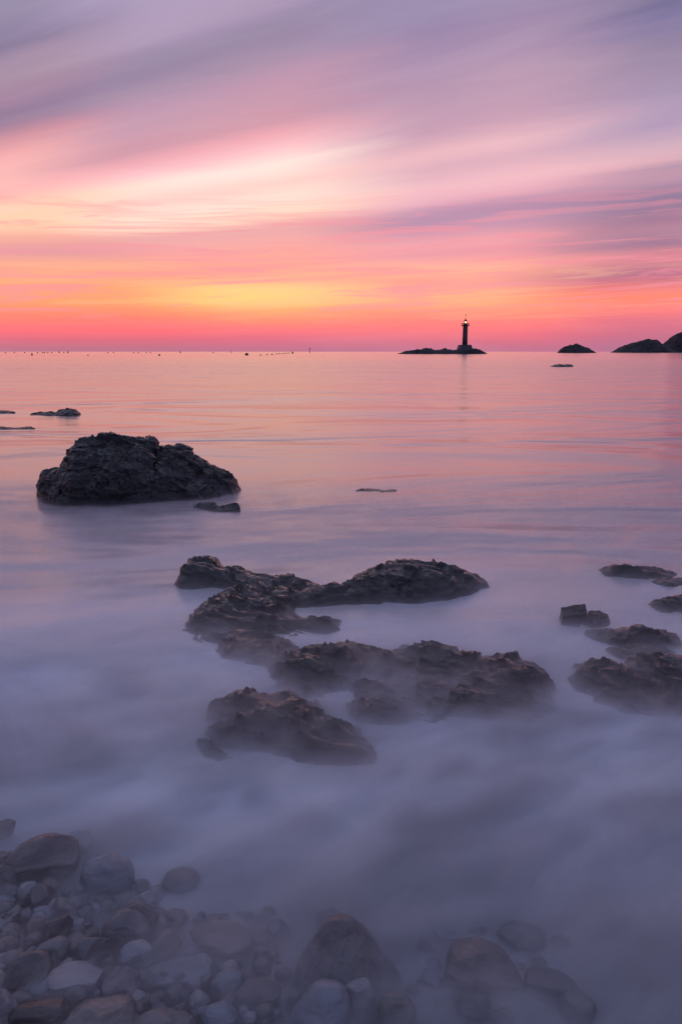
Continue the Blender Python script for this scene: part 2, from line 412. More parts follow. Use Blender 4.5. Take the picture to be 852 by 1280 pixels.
rock('rock', 'faint sliver of rock awash between the large boulder and the reef to its right', [(442,613,614),(458,611.6,614.6),(468,611.4,614.6),(475,612.4,614.6),(486,611,614.5),(498,612.6,613)], .2, .6, .7, seed=12, chunk=.015, fine=.006, mat=M_BOULDER, nt=20, cat='skerry')

def reef(name, label, lumps, seed, rough=1.0, cat='rock', mat=None, cell=.0065, k=1.5, hf=.8, wash=.0):
    """Low bedrock washed by the sea: a continuous relief of lumps (place and extent as sight lines onto the sea, height in metres),
    broken by tilted beds and facets; it dips under the water between its humps."""
    rng = np.random.default_rng(seed)
    L = []
    for px, rc, w_, hr, h_ in lumps:
        c = ground(px, rc); a = ground(px, rc + hr / 2)[1]; b = ground(px, rc - hr / 2)[1]
        L.append((c[0], (a + b) / 2, w_ / 2 * c[1] / F * 1.08, (b - a) / 2 * 1.12, h_ * hf))
    L = np.array(L)
    x0, x1 = (L[:, 0] - L[:, 2]).min() - .03, (L[:, 0] + L[:, 2]).max() + .03
    y0, y1 = (L[:, 1] - L[:, 3]).min() - .03, (L[:, 1] + L[:, 3]).max() + .03
    nx, ny = int((x1 - x0) / cell), int((y1 - y0) / (cell * 1.25))
    X, Y = np.meshgrid(np.linspace(x0, x1, nx), np.linspace(y0, y1, ny))
    p0 = np.stack([X, Y, X * 0], -1).reshape(-1, 3)
    wx = p0 + .035 * np.stack([fbm(p0 * 9, 3, seed=seed + 1), fbm(p0 * 9, 3, seed=seed + 2), X.ravel() * 0], -1)
    acc = np.zeros(len(p0))
    for cx, cy, rx, ry, h_ in L:
        u = (wx[:, 0] - cx) / rx; v = (wx[:, 1] - cy) / ry
        v = np.where(v > 0, v * 1.05, v)
        r2 = np.abs(u) ** 2.2 + np.abs(v) ** 2.2
        acc += np.exp(np.clip(26 * (h_ * (1 - r2 ** 1.15)), -40, 40) * k)
    z = np.log(acc + 1e-9) / (26 * k)
    z = np.clip(z, -.07, None)
    # tilted beds: sharp little scarps that run down to the right
    q = p0 + .05 * np.stack([fbm(p0 * 4, 3, seed=seed + 5), fbm(p0 * 4, 3, seed=seed + 6), X.ravel() * 0], -1)
    t_ = q[:, 0] * .46 + q[:, 1] * .89 + .5 * z
    l_ = q[:, 0] * .89 - q[:, 1] * .46
    saw = 0
    for fr, am in ((5.5, .022), (13, .011), (31, .0045)):
        ph = (t_ * fr + .9 * vnoise(np.stack([l_ * fr * .22, t_ * fr * .3, l_ * 0 + fr], -1), seed + int(fr))) % 1.0
        saw = saw + am * (np.where(ph < .82, ph / .82, (1 - ph) / .18) - .5) * (.55 + .9 * vnoise(np.stack([l_ * 3, t_ * 5, l_ * 0], -1), seed + 9 + int(fr)))
    rd = .018 * fbm(np.stack([l_ * 3.2, t_ * 9, l_ * 0], -1), 3, seed=seed + 3, ridged=True) + .005 * fbm(p0 * 30, 3, .55, seed=seed + 13) + .013 * fbm(np.stack([l_ * 7, t_ * 24, l_ * 0], -1), 3, .55, seed=seed + 15, ridged=True)
    fc = facets(q, max(30, int((x1 - x0) * (y1 - y0) * 70)), .012, rng)
    lift = np.clip((z + .05) / .09, .15, 1.0)
    z = z + rough * (saw + rd + np.clip(fc, -.03, .03)) * lift
    z = z - wash * (.45 + 1.1 * fbm(q * [3.2, 5.0, 1], 3, seed=seed + 29)) 
    tz = z + .10 * l_ - .14 * t_ + .010 * fbm(q * 7, 3, seed=seed + 23)     # tilted ledges: flat treads, steep risers
    for sp, mixf in ((.030, .55), (.0125, .45)):
        fl = np.floor(tz / sp); fr_ = tz / sp - fl
        g_ = np.clip((fr_ - .62) / .38, 0, 1); g_ = g_ * g_ * (3 - 2 * g_)
        z = z + mixf * (sp * (fl + g_) - tz) * lift
    edge = np.minimum(np.minimum(X - x0, x1 - X), np.minimum(Y - y0, y1 - Y)).ravel()
    z = np.where(edge < .03, np.minimum(z, -.05), z)
    hor = .010 * np.stack([fbm(np.stack([p0[:, 0], p0[:, 1], z], -1) * 24, 2, seed=seed + 17), fbm(np.stack([p0[:, 0], p0[:, 1], z], -1) * 24, 2, seed=seed + 18)], -1)
    P = np.stack([X.ravel() + hor[:, 0] * lift, Y.ravel() + hor[:, 1] * lift, z], -1)
    f = grid_faces(nx, ny)
    f = f[(P[f][:, :, 2] > -.055).any(1)]                     # only what can ever stand out of the water
    used = np.unique(f); mp = np.zeros(len(P), int); mp[used] = np.arange(len(used))
    o = centred(name, P[used], mp[f], mat or M_REEF, base=0.0)
    return tag(o, label, cat)

reef('rock_ledge', 'black V-shaped ledge on the far side of the central reef, high at both tips', [
    (250,722,54,26,.150),(238,724,26,20,.125),(286,727,60,16,.095),(325,731,84,16,.070),(365,736,70,16,.060),(350,751,44,20,.085),(392,750,84,16,.078),(438,745,80,18,.09),
    (472,739,70,26,.150),(515,735,112,34,.195),(556,733,80,26,.125),(586,729,44,12,.05)], 21, 1.15)
reef('rock_ledge', 'pale half-drowned rock shelf in front of the left tip of the V-shaped ledge', [
    (275,770,72,40,.085),(312,758,92,46,.105),(342,771,62,40,.075),(268,792,54,26,.045),(395,783,62,18,.055),(318,787,70,30,.05)], 24, 1.35, hf=.54, wash=.010)
reef('rock_ledge', 'broad low wet reef at the centre, its right end a dark rounded hump', [
    (330,812,92,40,.060),(300,802,50,24,.035),(400,839,112,55,.120),(440,830,82,40,.115),(375,850,72,30,.07),(510,834,112,50,.110),(560,840,112,60,.120),(622,854,112,55,.145),(660,857,62,40,.10),
    (470,866,72,30,.095),(475,890,92,30,.080),(560,880,124,40,.065),(520,856,82,40,.085),(620,889,120,30,.03)], 27, 1.35, hf=.60, wash=.024)
reef('rock_ledge', 'furrowed brown hump of rock nearest the camera at the front left of the central reef', [
    (303,908,98,70,.125),(350,912,122,70,.125),(400,926,102,50,.085),(440,940,64,30,.045),(280,920,62,50,.07)], 31, 1.3, hf=.60, wash=.026)

# the rocks at the right
def block_rock():
    rng = np.random.default_rng(77)
    f0 = ground(703, 780, 0); s = f0[1] / F * 1.03
    L, D, H = 31 * s, .09, .080
    nu, nv = 40, 24
    vs, fs = [], []
    def face(o, u, v):
        b = len(vs)
        for j in range(nv + 1):
            for i in range(nu + 1): vs.append(np.array(o) + np.array(u) * i / nu + np.array(v) * j / nv)
        for j in range(nv):
            for i in range(nu):
                a = b + j * (nu + 1) + i; fs.append((a, a + 1, a + nu + 2, a + nu + 1))
    tilt = .030; sk = .06
    A = [(0, 0, -sk), (L, 0, -sk), (L * 1.0, D, -sk), (0.0, D, -sk)]
    T = [(0, 0, H * .62), (L * .98, -.01, H * .62 + tilt * .55), (L * 1.02, D, H * .8 + tilt), (.01, D, H * .78)]
    def sub(a, b): return tuple(np.array(b) - np.array(a))
    def quad(a, b, c, d):
        base = len(vs)
        for j in range(nv + 1):
            for i in range(nu + 1):
                uu, vv = i / nu, j / nv
                vs.append((1 - uu) * (1 - vv) * np.array(a) + uu * (1 - vv) * np.array(b) + uu * vv * np.array(c) + (1 - uu) * vv * np.array(d))
        for j in range(nv):
            for i in range(nu):
                k = base + j * (nu + 1) + i; fs.append((k, k + 1, k + nu + 2, k + nu + 1))
    quad(A[0], A[1], T[1], T[0]); quad(A[1], A[2], T[2], T[1]); quad(A[2], A[3], T[3], T[2]); quad(A[3], A[0], T[0], T[3]); quad(*T)
    v = np.array(vs)
    # position-based displacement keeps the shared edges closed
    v = v + .010 * np.stack([fbm(v * 14, 4, seed=5), fbm(v * 14, 4, seed=6), fbm(v * 14, 4, seed=7)], -1)
    v = v + .004 * np.stack([fbm(v * 60, 3, seed=15), fbm(v * 60, 3, seed=16), fbm(v * 60, 3, seed=17)], -1)
    o = link('rock', mesh('rock', v, fs, M_BOULDER)); o.location = (f0[0], f0[1], 0)
    tag(o, 'square-cut black block of rock with a tilted flat top at the right', 'rock')
block_rock()
rock('rock', 'little rounded rock leaning against the square-cut block, on its right', [(728,772,780),(736,765,784),(748,763,785),(757,769,784),(764,778,782)], .14, .5, .6, seed=41, chunk=.02, fine=.008, mat=M_BOULDER, nt=40)
rock('rock', 'small grey lump at the foot of the square-cut block', [(700,776,780),(708,770,783),(718,770,784),(726,777,783)], .08, .6, .6, seed=42, chunk=.012, fine=.006, nt=30)
reef('rock_ledge', 'thin dark rib of rock trailing right from the square-cut block', [(750,793,40,10,.03),(778,800,60,14,.055),(808,802,60,16,.075),(833,805,40,12,.05)], 43, .8)
reef('rock_ledge', 'broad misted reef cut by the right edge, below the thin dark rib', [
    (760,858,92,46,.115),(745,850,50,24,.07),(800,868,90,46,.09),(838,858,80,50,.135),(880,860,80,50,.13),(810,840,56,26,.085),(850,880,100,30,.05)], 44, 1.35, hf=.54, wash=.010)
reef('rock_ledge', 'faint pink-lit rib awash between the thin rib and the broad right reef', [(785,818,50,12,.035),(815,820,60,14,.04)], 46, .8)
reef('rock', 'farther of two faint rocks awash near the right edge', [(772,715,44,8,.026),(815,717,46,8,.030),(795,718,70,8,.025),(840,728,40,10,.022)], 47, 1.0, cat='skerry')
reef('rock', 'nearer of two faint rocks awash, cut by the right edge', [(838,758,50,14,.026),(866,756,60,18,.042)], 48, 1.0, cat='skerry')

# ------------------------------------------------------------------ loose stones of the beach
def ico(level):
    me = bpy.data.meshes.new('tmp')
    import bmesh
    bm = bmesh.new(); bmesh.ops.create_icosphere(bm, subdivisions=level, radius=1.0); bm.to_mesh(me); bm.free()
    v = np.empty(len(me.vertices) * 3); me.vertices.foreach_get('co', v)
    f = np.empty(len(me.loops), dtype=np.int32); me.loops.foreach_get('vertex_index', f)
    bpy.data.meshes.remove(me)
    return v.reshape(-1, 3), f.reshape(-1, 3)
ICO5, ICO3 = ico(5), ico(3)

def stone(name, label, x0, x1, y0, y1, kind='round', tint='grey', seed=1, cat='stone', group=None, roll=0.0, lean=0.0, hi=True, depth=None, lift=0.0):
    rng = np.random.default_rng(seed * 7 + 3)
    cx = (x0 + x1) / 2
    gp = ground(cx, y1, 0); zb = float(bed_z(gp[0], gp[1]))
    gp = ground(cx, y1 - .1 * (y1 - y0), max(zb, 0) + .01)
    r = np.linalg.norm(gp - [0, 0, CAM_H]); phi = math.asin((CAM_H - gp[2]) / r)
    rx = (x1 - x0) / 2 * r / F
    e = .60 * (y1 - y0) * r / F
    ry = min(.85 * rx, .75 * e / math.sin(phi)) if depth is None else depth
    rz = math.sqrt(max(e * e - (ry * math.sin(phi)) ** 2, (.35 * e) ** 2)) / math.cos(phi)
    ctr_row = y0 + e * F / r
    zc = max(zb, -.02) + .25 * rz + lift
    c = ground(cx, ctr_row, zc)
    v, f = ICO5 if hi else ICO3
    v = v.copy()
    if kind in ('angular', 'slab', 'wedge'):
        n = {'angular': 15, 'slab': 11, 'wedge': 9}[kind]; dmin = .56
    elif kind == 'rough': n, dmin = 20, .72
    else: n, dmin = 11, .70
    for _ in range(n):
        nn = rng.normal(0, 1, 3); nn /= np.linalg.norm(nn)
        dd = rng.uniform(dmin, .95)
        over = np.maximum(0, v @ nn - dd)
        v = v - nn * (over * (.95 if kind != 'round' else .75))[:, None]
    if kind == 'slab':
        v[:, 2] = np.where(v[:, 2] > .35, .35 + (v[:, 2] - .35) * .2, v[:, 2])
    if kind == 'wedge':
        v[:, 2] += .45 * v[:, 0] * (1 if rng.random() < .5 else -1)
    v = v / np.abs(v).max(0)
    nrm = v / np.linalg.norm(v, axis=1, keepdims=True)
    off = rng.uniform(-50, 50, 3)
    a = {'round': .05, 'angular': .06, 'slab': .05, 'wedge': .06, 'rough': .09}[kind]
    v = v + nrm * (a * fbm(v * 1.6 + off, 4, seed=seed))[:, None]
    if kind != 'round':
        v = v + nrm * (.035 * fbm(v * 5 * [1, 1, 2.2] + off, 4, .6, seed=seed + 3, ridged=True))[:, None]
    else:
        v = v + nrm * (.012 * fbm(v * 6 + off, 3, seed=seed + 3))[:, None]
    v = v * [rx, ry, rz]
    cr, sr = math.cos(roll), math.sin(roll)
    v = np.stack([v[:, 0] * cr - v[:, 2] * sr, v[:, 1], v[:, 0] * sr + v[:, 2] * cr], -1)
    o = link(name, mesh(name, v, f, M_STONE[tint])); o.location = c
    o.rotation_euler = (lean, 0, math.atan2(-c[0], c[1]) + rng.uniform(-.15, .15))
    return tag(o, label, cat, group)

ST = [  # x0, x1, y0, y1, kind, tint, roll, label
 (14,97,1050,1100,'rough','dark',0,'broad jagged dark stone, rearmost of the beach stones at the left'),
 (68,114,1043,1068,'slab','blue',.2,'faint slanting slab just behind the broad jagged dark stone'),
 (105,164,1069,1118,'round','blue',.25,'smooth blue-grey boulder with a domed top, right of the jagged dark stone'),
 (-8,15,1066,1086,'angular','dark',0,'small dark stone on the left edge, beside the broad jagged stone'),
 (-10,21,1084,1114,'round','dark',0,'round dark stone on the left edge below the small dark one'),
 (-12,17,1027,1046,'wedge','dark',0,'faint humped stone on the left edge, farthest up the left side'),
 (36,74,1108,1134,'wedge','dark',-.3,'dark slanting wedge of stone below the broad jagged stone'),
 (24,47,1103,1124,'round','pale',0,'pale round stone left of the dark slanting wedge'),
 (140,170,1113,1130,'round','grey',0,'faint low bump of stone right below the smooth blue-grey boulder'),
 (203,248,1087,1112,'round','grey',0,'faint drowned stone alone right of the smooth blue-grey boulder'),
 (152,196,1133,1172,'round','dark',.5,'dark tall stone leaning behind a paler rounded one'),
 (134,184,1143,1186,'round','grey',.65,'grey rounded stone leaning on the dark tall stone'),
 (54,88,1145,1174,'angular','dark',0,'faint dark block of stone left of the two leaning stones'),
 (104,124,1161,1174,'round','dark',0,'small dark pebble just left of the two leaning stones'),
 (78,110,1169,1187,'round','grey',0,'low grey pebble under the small dark pebble'),
 (46,84,1174,1198,'round','grey',.1,'rounded grey stone below the faint dark block'),
 (98,138,1168,1204,'angular','grey',.6,'pointed grey stone slanting up towards the two leaning stones'),
 (150,191,1180,1214,'round','blue',-.2,'pale blue-grey rounded block below the two leaning stones'),
 (184,222,1170,1197,'wedge','brown',-.35,'brownish wedge with a warm lit edge, right of the two leaning stones'),
 (184,264,1201,1228,'slab','blue',0,'long flat blue-grey slab right of the pale rounded block'),
 (240,263,1196,1214,'rough','pale',.4,'small bright rough stone at the right tip of the long flat slab'),
 (6,60,1196,1234,'angular','dark',.45,'dark angular stone slanting up to the right at the lower left'),
 (2,34,1188,1204,'round','grey',.1,'grey pebble behind the dark angular slanting stone'),
 (76,93,1200,1211,'round','pale',0,'tiny white pebble behind the flat-topped pale stone'),
 (64,130,1208,1240,'slab','pale',-.08,'flat-topped pale stone with a warm lit top at the lower left'),
 (25,61,1223,1243,'round','grey',0,'flat rounded grey pebble left of the flat-topped pale stone'),
 (125,171,1217,1248,'rough','grey',.1,'grey stone with a bright crusted top right of the flat-topped pale stone'),
 (166,188,1214,1230,'round','grey',0,'small grey pebble behind the stone with the bright crusted top'),
 (-14,18,1238,1284,'round','pale',.3,'tall pale rounded stone in the lower left corner'),
 (36,82,1245,1292,'wedge','black',.7,'wet black pointed stone, darkest on the beach'),
 (86,164,1249,1296,'rough','brown',-.1,'big buff stone with grooves at the bottom edge, beside the black pointed one'),
 (163,222,1264,1292,'rough','brown',0,'low buff stone at the bottom edge right of the big grooved one'),
 (185,200,1247,1262,'round','grey',0,'tiny round pebble above the low buff stone'),
 (238,312,1154,1194,'slab','brown',-.15,'layered slab with a ridged bright facet, middle of the drowned stones'),
 (306,337,1157,1176,'round','grey',0,'faint stone right of the layered slab'),
 (336,361,1151,1178,'angular','blue',.35,'faint angular stone between the layered slab and the pyramid stone'),
 (266,305,1216,1244,'round','blue',0,'domed blue-grey stone under the layered slab'),
 (296,356,1227,1258,'angular','dark',.1,'lumpy dark stone left of the foot of the pyramid stone'),
 (256,294,1255,1279,'round','blue',-.1,'bluish rounded stone at the bottom, below the domed blue-grey one'),
 (198,244,1268,1292,'rough','brown',0,'warm brown stone on the bottom edge left of the bluish rounded one'),
 (344,364,1209,1225,'round','grey',0,'little round stone against the left slope of the pyramid stone'),
 (360,378,1240,1254,'round','brown',0,'little brown pebble left of the pale peaked stone'),
 (360,432,1238,1290,'wedge','blue',.15,'pale blue peaked stone in front of the pyramid stone'),
 (430,467,1228,1264,'rough','pale',0,'mottled pale upright pebble against the face of the pyramid stone'),
 (474,516,1248,1284,'round','brown',0,'dark domed stone with a warm top, right foot of the pyramid stone'),
 (506,524,1232,1246,'round','dark',0,'small dark pebble on the right foot of the pyramid stone'),
 (553,645,1183,1236,'rough','brown',-.15,'ridged brown stone alone in the mist right of the pyramid stone'),
 (540,576,1160,1178,'angular','blue',0,'faint stone just behind the ridged brown one'),
 (624,678,1154,1184,'round','grey',-.1,'faint rounded stone behind and right of the ridged brown one'),
 (520,552,1214,1236,'angular','blue',.1,'faint drowned stone between the pyramid stone and the ridged brown one'),
 (570,612,1240,1268,'round','dark',0,'faint dark stone below the ridged brown one at the bottom'),
 (610,640,1262,1284,'angular','grey',0,'faint grey stone on the bottom edge below the ridged brown one'),
 (700,742,1246,1274,'round','grey',.1,'faint rounded stone near the bottom right corner'),
 (660,720,1217,1244,'angular','dark',-.1,'faint dark stone at the far right of the beach'),
]
for i, (x0, x1, y0, y1, kd, ti, rl, lb) in enumerate(ST):
    stone('pebble' if (x1 - x0) < 30 else 'stone', lb, x0, x1, y0, y1, kd, ti, 100 + i, 'pebble' if (x1 - x0) < 30 else 'stone', 'loose stones on the beach', rl, lift=.012 if x0 > 535 else 0.0)

rock('stone', 'big pyramid-shaped dark stone standing in the mist at the bottom', [
    (352,1262,1290),(362,1238,1290),(376,1205,1288),(392,1178,1286),(405,1160,1284),(414,1153,1283),(424,1150,1282),(440,1153,1281),(452,1162,1280),(464,1178,1279),(476,1196,1277),(492,1216,1274),(508,1238,1272),(522,1256,1270),(530,1268,1272)],
    .20, .75, .9, seed=61, chunk=.012, fine=.004, cells=.8, mat=M_STONE['dark'], nt=90, cat='stone', group='loose stones on the beach')
stone('stone', 'faint peak of stone showing behind the top of the pyramid stone', 396, 430, 1136, 1166, 'angular', 'grey', 170, 'stone', 'loose stones on the beach', .3)

rng = random.Random(5)
def short(lb):
    out = []
    for wd in lb.replace(',', ' ,').split():
        if wd in (',', 'just', 'right', 'left', 'below', 'beside', 'on', 'with', 'under', 'behind', 'above', 'against', 'at', 'showing', 'alone', 'leaning', 'slanting', 'in', 'between', 'rearmost') and out and out[-1] in ('stone', 'slab', 'boulder', 'wedge', 'pebble', 'block', 'bump', 'one'): break
        out.append(wd)
    return ' '.join(out[:6])
NAMED = [((s[0] + s[1]) / 2, (s[2] + s[3]) / 2, short(s[7])) for s in ST]
TINTW = {'grey': 'grey', 'dark': 'dark', 'blue': 'bluish', 'pale': 'pale', 'brown': 'brownish'}
KINDW = {'round': 'rounded', 'angular': 'chipped', 'rough': 'rough'}
boxes = [s[:4] for s in ST] + [(360, 520, 1150, 1280)]
n = 0
for _ in range(9000):
    if n >= 190: break
    yy = rng.uniform(1105, 1275)
    xx = rng.uniform(-10, 345 if yy > 1140 else 200) if rng.random() < .74 else rng.uniform(345, 700)
    if xx > 345 and yy < 1165: continue
    wd = rng.uniform(9, 26); ht = wd * rng.uniform(.55, .8)
    if any(a - 3 < xx < b + 3 and c - 2 < yy < d_ - 6 for a, b, c, d_ in boxes): continue
    boxes.append((xx - wd * .4, xx + wd * .4, yy - ht * .4, yy + ht * .7))
    n += 1
    kd, ti = rng.choice(['round', 'angular', 'rough']), rng.choice(['grey', 'grey', 'dark', 'blue', 'pale', 'brown'])
    nx_, ny_, nm = min(NAMED, key=lambda q: (q[0] - xx) ** 2 + (q[1] - yy) ** 2)
    rel = ('just right of' if xx > nx_ else 'just left of') if abs(xx - nx_) > abs(yy - ny_) else ('just in front of' if yy > ny_ else 'just behind')
    stone('pebble', 'small %s %s pebble %s the %s' % (TINTW[ti], KINDW[kd], rel, nm), xx - wd / 2, xx + wd / 2, yy - ht / 2, yy + ht / 2,
          kd, ti, 300 + n, 'pebble', 'small pebbles filling the beach', rng.uniform(-.4, .4), hi=False)

# ------------------------------------------------------------------ islets on the horizon
def islet(name, label, prof, Y, depth, seed, cat='islet', bumps=.25, base_row=440.6, front=.45):
    prof = np.array(prof, float); nu = 150; nv = 40
    us = np.linspace(prof[0, 0], prof[-1, 0], nu); hh = (base_row - np.interp(us, prof[:, 0], prof[:, 1])) * Y / F
    uu = np.stack([us / (prof[-1, 0] - prof[0, 0]) * 9, us * 0 + seed, us * 0], -1)
    hh = hh * (1 + .30 * fbm(uu, 5, .7, seed=seed + 2, ridged=True) + .16 * fbm(uu * 4, 3, .7, seed=seed + 4))
    P = np.zeros((nv, nu, 3))
    e = np.sqrt(np.clip(np.sin(np.pi * (np.arange(nu) + .5) / nu), 0.02, 1))
    for j, q in enumerate(np.linspace(-1, 1, nv)):
        k = (1 - abs(q) ** (1.5)) ** .8 if q < 0 else (1 - q ** 1.6) ** .7
        P[j, :, 0] = (us - 426) / F * Y * CP; P[j, :, 1] = Y + q * depth * e * (1.0 if q > 0 else front)
        P[j, :, 2] = hh * k
    p = P.reshape(-1, 3); s = hh.max()
    nz = fbm(p / s * 1.3, 5, .55, seed=seed, ridged=True)
    rg = np.random.default_rng(seed)
    fc = facets(p, 60, 1.0, rg)
    nz2 = fbm(p / s * 4.5, 4, .6, seed=seed + 9, ridged=True)
    p[:, 2] += (nz * bumps * .35 + nz2 * bumps * .30 + fc * bumps * .12) * np.clip(p[:, 2], 0, s * .5)
    p[:, 1] += fc * s * .08
    p[:, 2] -= s * .02
    o = centred(name, p, grid_faces(nu, nv), M_ISLET, base=0.0)
    return tag(o, label, cat)

LY = 520.0
islet('rocky_islet', 'long low black islet carrying the lighthouse', [(496,440.4),(505,438),(515,436.2),(525,435.8),(533,434.6),(538,435),(543,436.5),(550,436.3),(556,435),(562,435.4),(566,436.6),(572,436),(590,434.6),(598,436),(606,439),(609,440.5)], LY, 22, 3, bumps=.5)
islet('rocky_islet', 'dome-shaped dark islet right of the lighthouse', [(698,440.5),(702,437),(706,433.6),(712,432.2),(717,431.6),(719,430.8),(722,432),(728,433),(733,434.6),(738,437),(742,439),(745,440.5)], 900, 40, 14)
islet('rocky_islet', 'twin-peaked dark rocky island at the right', [(769,440.6),(775,437.5),(783,434),(790,431),(793,430.2),(796,433),(799,430),(803,428.5),(808,426.6),(811,426.2),(816,428.2),(821,429.2),(826,432),(832,434.6),(838,436),(846,440.6)], 1100, 80, 15, cat='island')
islet('rocky_headland', 'steep dark headland cut by the right edge behind the twin-peaked island', [(828,440.6),(834,433.5),(838,432),(841,425),(844,420.5),(848,418.5),(856,418),(868,419),(880,424),(895,432),(910,440.6)], 1250, 90, 16, cat='headland', bumps=.15)
# little hut-like rock on the islet's left part
def box_mesh(name, x0, x1, y0, y1, z0, z1, mat, parent=None, taper=0.0):
    v = [(x0, y0, z0), (x1, y0, z0), (x1, y1, z0), (x0, y1, z0), (x0 + taper, y0 + taper, z1), (x1 - taper, y0 + taper, z1), (x1 - taper, y1 - taper, z1), (x0 + taper, y1 - taper, z1)]
    f = [(0, 3, 2, 1), (4, 5, 6, 7), (0, 1, 5, 4), (1, 2, 6, 5), (2, 3, 7, 6), (3, 0, 4, 7)]
    o = link(name, mesh(name, v, f, mat, smooth=False), parent)
    md = o.modifiers.new('bevel', 'BEVEL'); md.width = .04; md.segments = 2
    return o

# ------------------------------------------------------------------ lighthouse
def lathe(name, prof, mat, parent, n=24, smooth=True):
    v, f = [], []
    for r, z in prof:
        for k in range(n):
            a = 2 * math.pi * k / n; v.append((r * math.cos(a), r * math.sin(a), z))
    for j in range(len(prof) - 1):
        for k in range(n):
            f.append((j * n + k, j * n + (k + 1) % n, (j + 1) * n + (k + 1) % n, (j + 1) * n + k))
    return link(name, mesh(name, v, f, mat, smooth), parent)

U = LY / F * CP                                            # metres per photo pixel at the lighthouse
lh = bpy.data.objects.new('lighthouse', None); COL.objects.link(lh)
lh.location = ((580.3 - 426) * U, LY, 437.0 * 0 + 1.2)
tag(lh, 'dark lighthouse with lit lantern and gallery on a flared stone base', 'lighthouse')
rz = lambda row: (440.4 - row) * U - lh.location.z + 0.0
zb = -0.8
def frustum(name, w0, w1, z0, z1, mat, parent):
    return lathe(name, [(0.01, z0), (w0 * 1.414, z0), (w1 * 1.414, z1), (0.01, z1)], mat, parent, 4, False)
pl = frustum('plinth', 8.9 * U, 6.6 * U, zb, rz(429.2), M_PLINTH, lh); pl.rotation_euler.z = rad(45 + 8)
lathe('tower', [(0.01, rz(429.4)), (3.35 * U, rz(429.4)), (3.15 * U, rz(420)), (3.0 * U, rz(410)), (2.95 * U, rz(406.2)), (3.5 * U, rz(405.6)), (3.5 * U, rz(405.2)), (.01, rz(405.2))], M_TOWER, lh)
lathe('gallery_floor', [(0.01, rz(406.0)), (4.9 * U, rz(405.9)), (5.0 * U, rz(405.3)), (.01, rz(405.2))], M_IRON, lh)
def ring(name, r, z, t, parent, mat=M_IRON):
    return lathe(name, [(r - t, z - t), (r + t, z - t), (r + t, z + t), (r - t, z + t), (r - t, z - t)], mat, parent)
rl = ring('railing', 4.85 * U, rz(403.2), .10, lh)
ring('middle_rail', 4.85 * U, rz(404.3), .06, rl)
for k in range(10):
    a = 2 * math.pi * k / 10
    p_ = lathe('railing_post', [(.07, rz(405.4)), (.07, rz(403.1))], M_IRON, rl, 6); p_.location = (4.85 * U * math.cos(a), 4.85 * U * math.sin(a), 0)
lan = lathe('lantern_room', [(0.01, rz(405.2)), (2.6 * U, rz(405.2)), (2.5 * U, rz(403.2)), (1.9 * U, rz(403.0)), (.01, rz(403.0))], M_IRON, lh)
lathe('lantern_glazing', [(1.7 * U, rz(403.0)), (1.7 * U, rz(400.6))], M_GLASS, lan, 16)
for k in range(8):
    a = 2 * math.pi * k / 8 + .39
    p_ = lathe('glazing_bar', [(.06, rz(403.0)), (.06, rz(400.5))], M_IRON, lan, 6); p_.location = (1.72 * U * math.cos(a), 1.72 * U * math.sin(a), 0)
lathe('lamp', [(.01, rz(402.9)), (.75 * U, rz(402.4)), (.9 * U, rz(401.8)), (.7 * U, rz(401.1)), (.01, rz(400.8))], M_LAMP, lan, 16)
rf = lathe('lantern_roof', [(.01, rz(400.6)), (2.1 * U, rz(400.7)), (1.9 * U, rz(400.2)), (1.2 * U, rz(399.0)), (.6 * U, rz(398.0)), (.35 * U, rz(397.3)), (.01, rz(397.2))], M_IRON, lh)
lathe('mast', [(.10, rz(397.4)), (.08, rz(392.2))], M_IRON, rf, 8)
lathe('ball_finial', [(.01, rz(394.9)), (.35 * U, rz(394.6)), (.45 * U, rz(394.2)), (.3 * U, rz(393.8)), (.01, rz(393.6))], M_IRON, rf, 12)
box_mesh('wind_vane', -.45 * U, .75 * U, -.05, .05, rz(392.8), rz(392.2), M_IRON, rf)
sx = box_mesh('gallery_bracket', -5.0 * U, -3.1 * U, -.12, .12, rz(406.6), rz(406.05), M_IRON, lh)
sx = box_mesh('gallery_bracket', 3.1 * U, 5.0 * U, -.12, .12, rz(406.6), rz(406.05), M_IRON, lh)
# hut beside the tower
hut = bpy.data.objects.new('stone_hut', None); COL.objects.link(hut); hut.location = ((540.5 - 426) * U, LY + 1, 1.0)
tag(hut, 'tiny square stone hut on the left half of the lighthouse islet', 'hut')
box_mesh('wall', -2.3 * U, 2.3 * U, -1.5, 1.5, -.4, 2.0 * U, M_PLINTH, hut)
box_mesh('roof', -2.5 * U, 2.5 * U, -1.7, 1.7, 2.0 * U + .004, 2.5 * U, M_IRON, hut, .2)

# ------------------------------------------------------------------ floats and buoys along the left horizon
def buoy(px, row_base, wpx, hpx, label, group=None, pole=0.0, Y=None, cat='buoy', name='mooring_buoy', lean=0.0):
    Y = Y or min(CAM_H * F / max(row_base - 439.6, .9), 1500)
    u = Y / F * CP
    r, h = wpx * u / 2, hpx * u
    o = bpy.data.objects.new(name, None); COL.objects.link(o); o.location = ((px - 426) * u, Y, 0)
    o.rotation_euler = (0, lean, 0)
    lathe('float', [(.01, -.3 * h), (r * .8, -.25 * h), (r, .15 * h), (r * .85, .55 * h), (r * .4, .9 * h), (.01, h)], M_BUOY, o, 12)
    if pole: lathe('pole', [(r * .22 + .03, h * .8), (r * .16 + .03, h + pole * u)], M_BUOY, o, 6)
    return tag(o, label, cat, group)
far_lab = 'tiny far black buoy in the scattered line along the left horizon'
for x in (7, 18, 31, 47, 53.5, 56, 60, 65, 80, 135, 142, 167, 173, 183, 188):
    buoy(x, 441.3, 1.5, 1.4, far_lab, 'far buoys on the left horizon')
